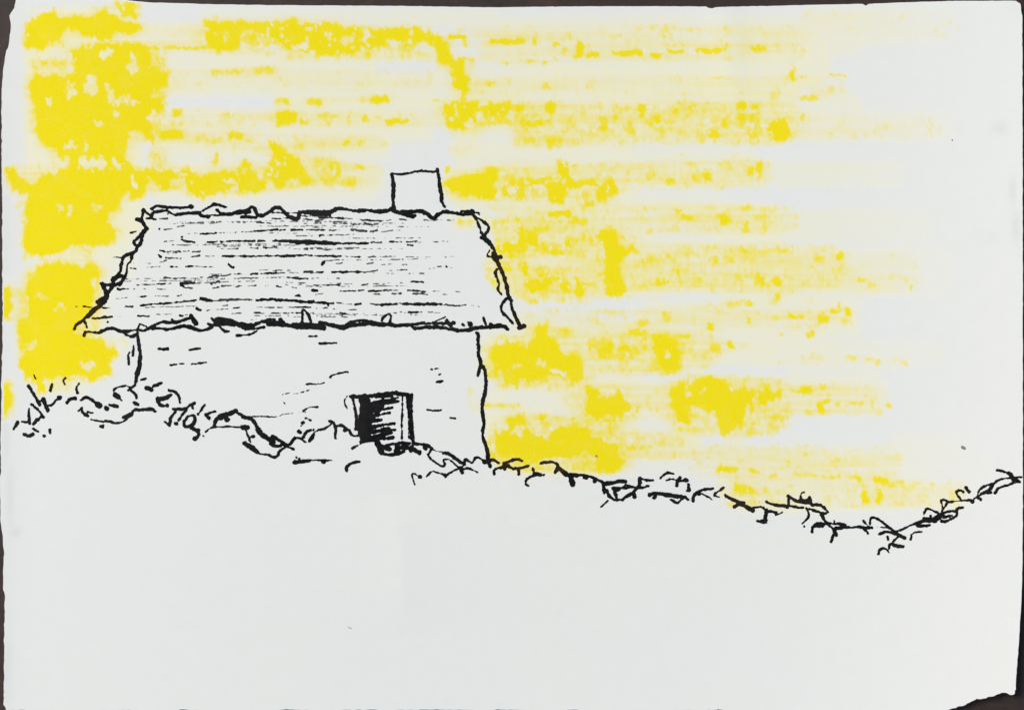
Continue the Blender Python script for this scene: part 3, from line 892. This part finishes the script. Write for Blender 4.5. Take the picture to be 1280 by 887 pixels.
WINDOW = """
6 458,509 478,507
5.4 462,504.5 482,503 497,501
5.4 458,515 474,512
3.6 470,513 490,509.5
5 456,521.5 473,518
3.4 468,519 487.5,516
5 457,528.5 477,524.5
3.6 468,532 481,530.5 493,529
5 457,536 479,531
5 457,542 486,535.5
3.2 476,539 494,536.5
5.6 456,548 472,545 488,540
4 468,550 480,548 491.5,547
3 464,525 470,519
2.4 484,500 498,497
5 438,495.5 455,495 477,493 493,490.5 499,493 510,493
4.5 466,503 482,500 498,501
4 470,496 490,495
4 440,496 443,506 445,515 446,529 445,536
11 457,498 454,508 454,522 453,536 456,547
8 460,500 461,520 460,547
3 449,498 451,506
5 446,535 456,540
4 451,552 460,551 470,550
3 440,560 451,554
7 471,551 475,559 477,565
4 473,563 482,568 493,568 504,565 506,561
4.5 480,559 488,555 499,553 511,554
5 495,563 497,562
7 477,558 486,560
2.6 503,496 503,511 502,528 502.5,548
5 510,493 511,511 513,525 514,547
4 514.5,492 514,510 515,525 516,550
1.6 510,515 511,548
5 496,558 510,559 517,561 524,566
4 517,552 515,558
4 513,563 514,561
2 434,495 430,499 431,504 434,511"""
HEDGE = """
4.5 36,482 50,506
2 42,468 44,473
4.2 39,505 47,511 52,518 54,521
4.5 46,524 42,530
4 52,519 47,525
4 36,511 36,521 37,529
3.6 28,527 37,527
4.6 22,528 17,536
5 30,542 35,545 41,542
5.6 42,536 47,539
5.2 55.5,545 56,545
4 62,537 63,541
5 54,499 57,507 60,513
2.6 59,507 65,506 69,501 73,497
7 74,497 74.5,497.5
6 84,503 88,498 94,497
4.4 101,500 109,496 117,501 124,507
7.4 121,505 124,507
4 65,480 63,488
2.6 82,472 79,475 81,480
3 99,479 95,485 97,491
4 98,513 102,510
4.5 102,512 104,516
5 103,516 110,519
4 110,515 116,516
2.2 114,524 129,527
5 132,526 142,528
3 142,529 150,529 158,524
6 127,532.5 128,532.5
7 133,510 133.5,510
5 137,506 146,508
2.6 158,482 148,483 142,487 143,492
6 144,493 148,496
3 148,496 152,500
2.2 157,481 162,484
3 160,488 169,481
4 164,488 169,492 171,497
5 168,503 172,505
5 155,521 164,518 167,512 178,512 190,511 194,514
3 145,529 155,526 160,521
6 157,521 163,517
6 183,485 189,487
4.5 192,482 201,479
4 196,498 214,493
5 199,498 209,498 213,494
4.5 197,499 199,506 204,507
6 209,505.6 209.5,506
4 211,488 219,489 223,494 225,503
4.5 216,511 231,511 238,505 243,504
4 239,505 241,510
4.5 233,511 228,518 223,524
4.5 219,514 213,522 212,532
3 206,527 212,532
6 220,529 220.5,529
4.5 235,520 229,527 230,533 238,533 244,527 243,518 236,520
3.6 247,518 252,511 256,506
5 239,535 247,538 249,544 243,548
7 243,548 243.5,548
7 246,538 247,538
2 254,544.6 254.4,544.6
4 257,518 269,514
6 258,519 261,522
2.6 257,539 266,533 282,533 300,534
4 268,532 271,522 280,518 293,514
7 275,521 294,514
7 283,523 284,524
4 293,515 299,517 305,520 315,523
6 304,521 311,522
4.6 314,522 321,532 324,540 332,547 341,551
8 322,537 325,540
7 329,544 336,549
4.6 341,545 350,551 359,555
5 338,554 343,557 351,557
6 340,548 342,552
4 351,555 367,561
3.6 356,559 349,563 348,570 341,572 335,567 332,568 324,567 318,562
7.4 303,534 309,534
4 306,535 310,544 313,552
7 306,554 315,559
6 312,558 322,565
6 316,545 316.5,545
6 362,555 366,551 368,548
3.6 368,546 376,548 381,552
3.6 378,548 382,540 389,537
4.6 387,550 392,542
3 392,542 395,538 404,536 414,530
4.5 374,539 375,540
4 378,529 380,528
2 376,532 377,532
3 382,522 384,523
3.4 386,524 388,525
3 392,536 392,538
4 412,526 418,529 420,538 419,547
4 420,532 428,531 436,537 439,543
6 431,537 433,537
4 437,537 440,545 451,544
5 367,577 375,577 387,575
7 369,577 370,577
2 370,571 371,572
4 374,573 376,576
2.6 390,575 415,575
5 404,577 405,577
4 449,576.6 438,578.6 433,584 433,588
4 517,554 530,556 536,557 540,560
6 531,559 532,560
2 540,561 546,564 553,564
3 540,560 536,568
3.2 534,567 539,574 546,579 553,583 557,580 553,575 560,573 566,577 574,585 580,581
5 555,566 562,567 569,573 576,578 580,580
3.6 580,579 582,573 587,577 590,579 593,573 597,571 604,575 611,579
6 606,577 611,577
5 611,578 613,583
4 612,574 619,575 623,578
3 573,585 565,589 557,594 546,590 540,588 534,595
5 556,594 557,595
7 577,586 578,590
3.6 579,587 585,584 597,590
2.6 524,596 517,591 515,594 517,601 518,605
5 524,596 525,596
4 618,593 617,586 626,584
4.6 630,579 631,586
3.6 630,579 639,575 647,573 653,576
4 634,581 639,585 650,585 660,582
5 648,587 648,592
5 666,586 666,587
3.6 680,593 670,593 660,597 656,603 660,607
6 668,592 676,593
4 676,579 686,577 695,578 699,584 706,591 712,594
6 698,585 694,590
6.4 701,587 708,593
6.4 713,594 716,606
6.4 711,594 720,594
4 720,594 726,593 737,595 745,599 752,601 755,605
6 731,596 733,596
6.5 743,601 744,601
5.6 755,605 767,603 775,601 782,601
5 755,605 755,616
5 758,613 763,621
3.6 762,621 770,625 774,624
3 760,625 751,633
5 766,610 774,610
5 768,610 770,621
4 772,613 782,606
3 775,610 783,609 793,609
3 782,606 793,609
4 778,624 782,620 790,616 795,610
6 793,618 793,620
3 780,610 791,609 796,608
5 782,620 788,617 795,612 800,605 800,598
3 800,598 807,600 816,600
3 799,609 806,609 811,607
3.6 825,597 830,592 835,590 842,592
3 833,600 839,598 845,600
5 846,606 846,601 850,597
7 857,599 857.5,600
5 848,601 856,600
5 860,605 861,612
6 859,613 861,613
5.6 812,618 820,616 834,618 845,620 853,621
5 818,621 819,620
3.6 839,624 846,629 852,625 854,620
5 855,620 860,624
4 866,625 866,619 873,614 880,611 891,610
6 872,616 874,616
2.6 877,616 884,620 891,625
4 904,610 895,615 892,619 899,621
5 907,619 915,624 925,627 930,628
6 918,633 923,630
5 925,629 938,636
4 939,636 944,633 953,633 957,637
6 940,637 941,637
6 958,638 956,648 956,652
4 947,650 958,653
6 952,651 957,650
5 958,638 966,639 970,641
3 970,642 974,642 978,640
4.4 958,627 967,631 984,632 1003,634
1.6 949,627 949.5,627
1.6 953,627 953.5,627
4 985,634 986,620 993,625 999,627
5 985,620 986,621
6 999,626 1013,627
3 1001,622 1001,616 1005,615
5 1012,622 1015,631
4 1015,631 1024,630 1031,635 1035,639
3.6 1035,639 1030,642 1022,639 1012,636
3 1008,635 1011,641 1010,648 1003,654
2 1005,657 1005,658
5 1027,642 1030,650 1035,654
4 1015,664 1015,658 1020,654 1030,654
5.6 1019,657 1028,656
4 1032,654 1046,654 1057,655
3.6 1036,656 1042,661 1042,669 1039,677
3.6 1043,660 1045,669
4.4 1045,660 1060,658
3 1043,651 1043,652
1.6 1035,662 1036,662
4 1044,659 1064,660 1072,658 1081,659 1090,659
4 1079,650 1086,658
3.6 1079,659 1085,666
3.6 1087,655 1088,647 1094,647 1104,653 1115,662 1122,666
1.6 1096,658 1109,659
4 1099,667 1109,664 1120,667
3 1109,670 1110,674
6 1120,666 1130,672
3 1122,670 1115,678
4 1111,684 1112,679 1120,681 1130,683
5 1118,681 1128,683
3.6 1098,692 1100,686 1107,685 1111,690
4 1119,665 1130,661 1141,655 1152,652
5 1147,657 1162,656
6 1152,651 1162,651
3 1138,674 1140,665 1152,664
3.6 1155,642 1158,635 1166,638 1173,641
7 1156,648 1164,649
3.6 1163,644 1164,651
8 1169,649 1177,642
4 1177,642 1188,638 1197,640 1195,645 1182,651 1177,651
4 1180,646 1190,644
3.6 1195,640 1197,634 1204,634
3 1177,638 1185,627 1181,624 1176,625 1178,634
3 1186,627 1201,625 1216,625
3.6 1201,624 1194,615 1199,612 1204,614
6 1207,609 1211,614
7 1215,626 1216,626
3.8 1218,623 1225,617 1237,612 1244,602 1252,598 1263,597
3 1222,621 1223,613 1229,608 1244,603
4 1222,622 1225,624
3.6 1227,617 1238,615
3.6 1244,616 1248,609 1261,605 1272,602
4 1246,588 1261,590 1265,596 1272,600 1275,602
6 1261,591 1268,599
3 1270,596 1277,596"""

def strokes(txt):
    for ln in txt.strip().split("\n"):
        head, rest = ln.split(" ", 1)
        dry = head.endswith("d")
        yield float(head.rstrip("d")), dry, pts(rest)

def ink(txt, lift, build, step=0.75, mi=1, seed=0, thin=.95):
    st = list(strokes(txt))
    hatch = seed == 3
    al = [p for _, _, P in st for p in P]
    x0 = min(p[0] for p in al) - 8; x1 = max(p[0] for p in al) + 8
    y0 = min(p[1] for p in al) - 8; y1 = max(p[1] for p in al) + 8
    X, Y = grid(x0, y0, x1, y1, step)
    F = np.full(X.shape, -9.0); DR = np.zeros(X.shape)
    for n, (wd, dry, P) in enumerate(st):
        P = chaikin(P)
        a = np.array(P); pad = wd + 5
        i0 = max(int((a[:, 0].min() - pad - x0) / step), 0); i1 = int((a[:, 0].max() + pad - x0) / step) + 2
        j0 = max(int((a[:, 1].min() - pad - y0) / step), 0); j1 = int((a[:, 1].max() + pad - y0) / step) + 2
        sl = (slice(j0, j1), slice(i0, i1))
        xx, yy = X[sl], Y[sl]
        wob = (vnoise(xx, yy, 9, 9, 61 + n) - .5) * 1.1
        d = np.full(xx.shape, 1e9)
        for p, q_ in zip(P[:-1], P[1:]):
            d = np.minimum(d, seg_dist(xx + wob * .4, yy + wob * .8, p, q_))
        r = wd * 0.5 * (thin * (.72 + 0.5 * vnoise(xx, yy, 10, 10, 33 + n)))
        f = r - d
        if dry or hatch:
            # a dry pen skips over the tooth of the paper
            g = fbm(xx, yy, 3.0, 1.5, 77 + n, 2) * .5 + fbm(xx, yy, 18, 4, 87 + n, 2) * .5
            f = f - (2.5 if dry else 1.8 if wd < 4.2 else 1.0) * np.clip(g - (.40 if dry else .47), 0, 1) * (.6 + .3 * wd)
        DR[sl] = np.where(f > F[sl], (.35 + .65 * (wd < 1.7)) * float(dry), DR[sl])
        F[sl] = np.maximum(F[sl], f)
    F = F + (fbm(X, Y, 2.6, 2.4, 7 + seed, 2) - .5) * 1.7 + (fbm(X, Y, 6, 5, 17 + seed, 2) - .5) * 1.5
    V, FC = march(X, Y, F)
    build.add(place(V[:, 0], V[:, 1], lift), FC, mi, sample(T, V[:, 0], V[:, 1]),
              DR[np.clip(np.round((V[:, 1] - y0) / step).astype(int), 0, X.shape[0] - 1), np.clip(np.round((V[:, 0] - x0) / step).astype(int), 0, X.shape[1] - 1)])

def fill(poly, lift, build, step=2.0):
    P = pts(poly) if isinstance(poly, str) else poly
    a = np.array(P)
    X, Y = grid(a[:, 0].min() - 4, a[:, 1].min() - 4, a[:, 0].max() + 4, a[:, 1].max() + 4, step)
    V, FC = march(X, Y, poly_sdf(X, Y, P))
    build.add(place(V[:, 0], V[:, 1], lift), FC, 0, sample(T, V[:, 0], V[:, 1]), sample(WSH, V[:, 0], V[:, 1]))

mm = 0.001
MATS = [M_PAPER, M_INK]
b = Build()
fill("173,413 596,411 598,430 599,445 603,458 607,470 607,482 603,510 605,528 605,542 610,572 580,576 556,565 520,552 470,545 440,541 414,531 392,543 362,553 341,550 322,534 314,522 294,515 270,520 240,506 224,500 200,482 172,478 171,468 175,450", .010 * mm, b)
ink(WALL, .018 * mm, b, seed=1, thin=.97)
cottage = b.make("cottage", MATS, sheet)
cottage["label"] = "small stone cottage drawn in black ink, bare white wall with a few stone dashes"

b = Build()
fill("180,264 196,262 260,262 320,264 374,266 430,263 490,264 541,270 592,266 604,294 619,318 630,346 636,372 651,408 600,410 519,409 430,408 380,408 315,408 256,412 187,410 107,415 96,408 120,386 132,368 128,355 150,345 153,324 170,312 168,303 183,286", .013 * mm, b)
ink(ROOF_EDGE, .021 * mm, b, seed=2, thin=.99)
ink(HATCH, .0195 * mm, b, step=0.55, seed=3, thin=.88)
roof = b.make("roof", MATS, cottage)
roof["label"] = "ragged thatched roof shaded with broken black horizontal pen strokes"

b = Build()
fill("491,217 519,214.5 548,213 552,250 555,262 541,271 520,266 492,263", .013 * mm, b)
ink(CHIMNEY, .023 * mm, b, seed=4, thin=1.05)
b.make("chimney", MATS, cottage)

b = Build()
fill("440,496 512,493 516,551 474,562 446,540", .013 * mm, b)
ink(WINDOW, .025 * mm, b, step=0.6, seed=5, thin=1.06)
win = b.make("window", MATS, cottage)
win["label"] = "dark cross hatched window with a narrow frame at its right"

b = Build()
ink(HEDGE, .027 * mm, b, mi=0, seed=6, step=.65, thin=.94)
hedge = b.make("hedge", [M_INK], sheet)
hedge["label"] = "scribbled black ink line of hedge and grass along the hill"

for k_, ln in enumerate("1.6 435,783 437,784 440,785|3.6 1203,559 1206,561|1.6 1190,175 1191,176|1.4 745,569 746,570".split("|")):
    b = Build()
    ink(ln, .018 * mm, b, step=.5, mi=0, seed=8 + k_)
    if b.n: b.make("speck", [M_SPECK], sheet)
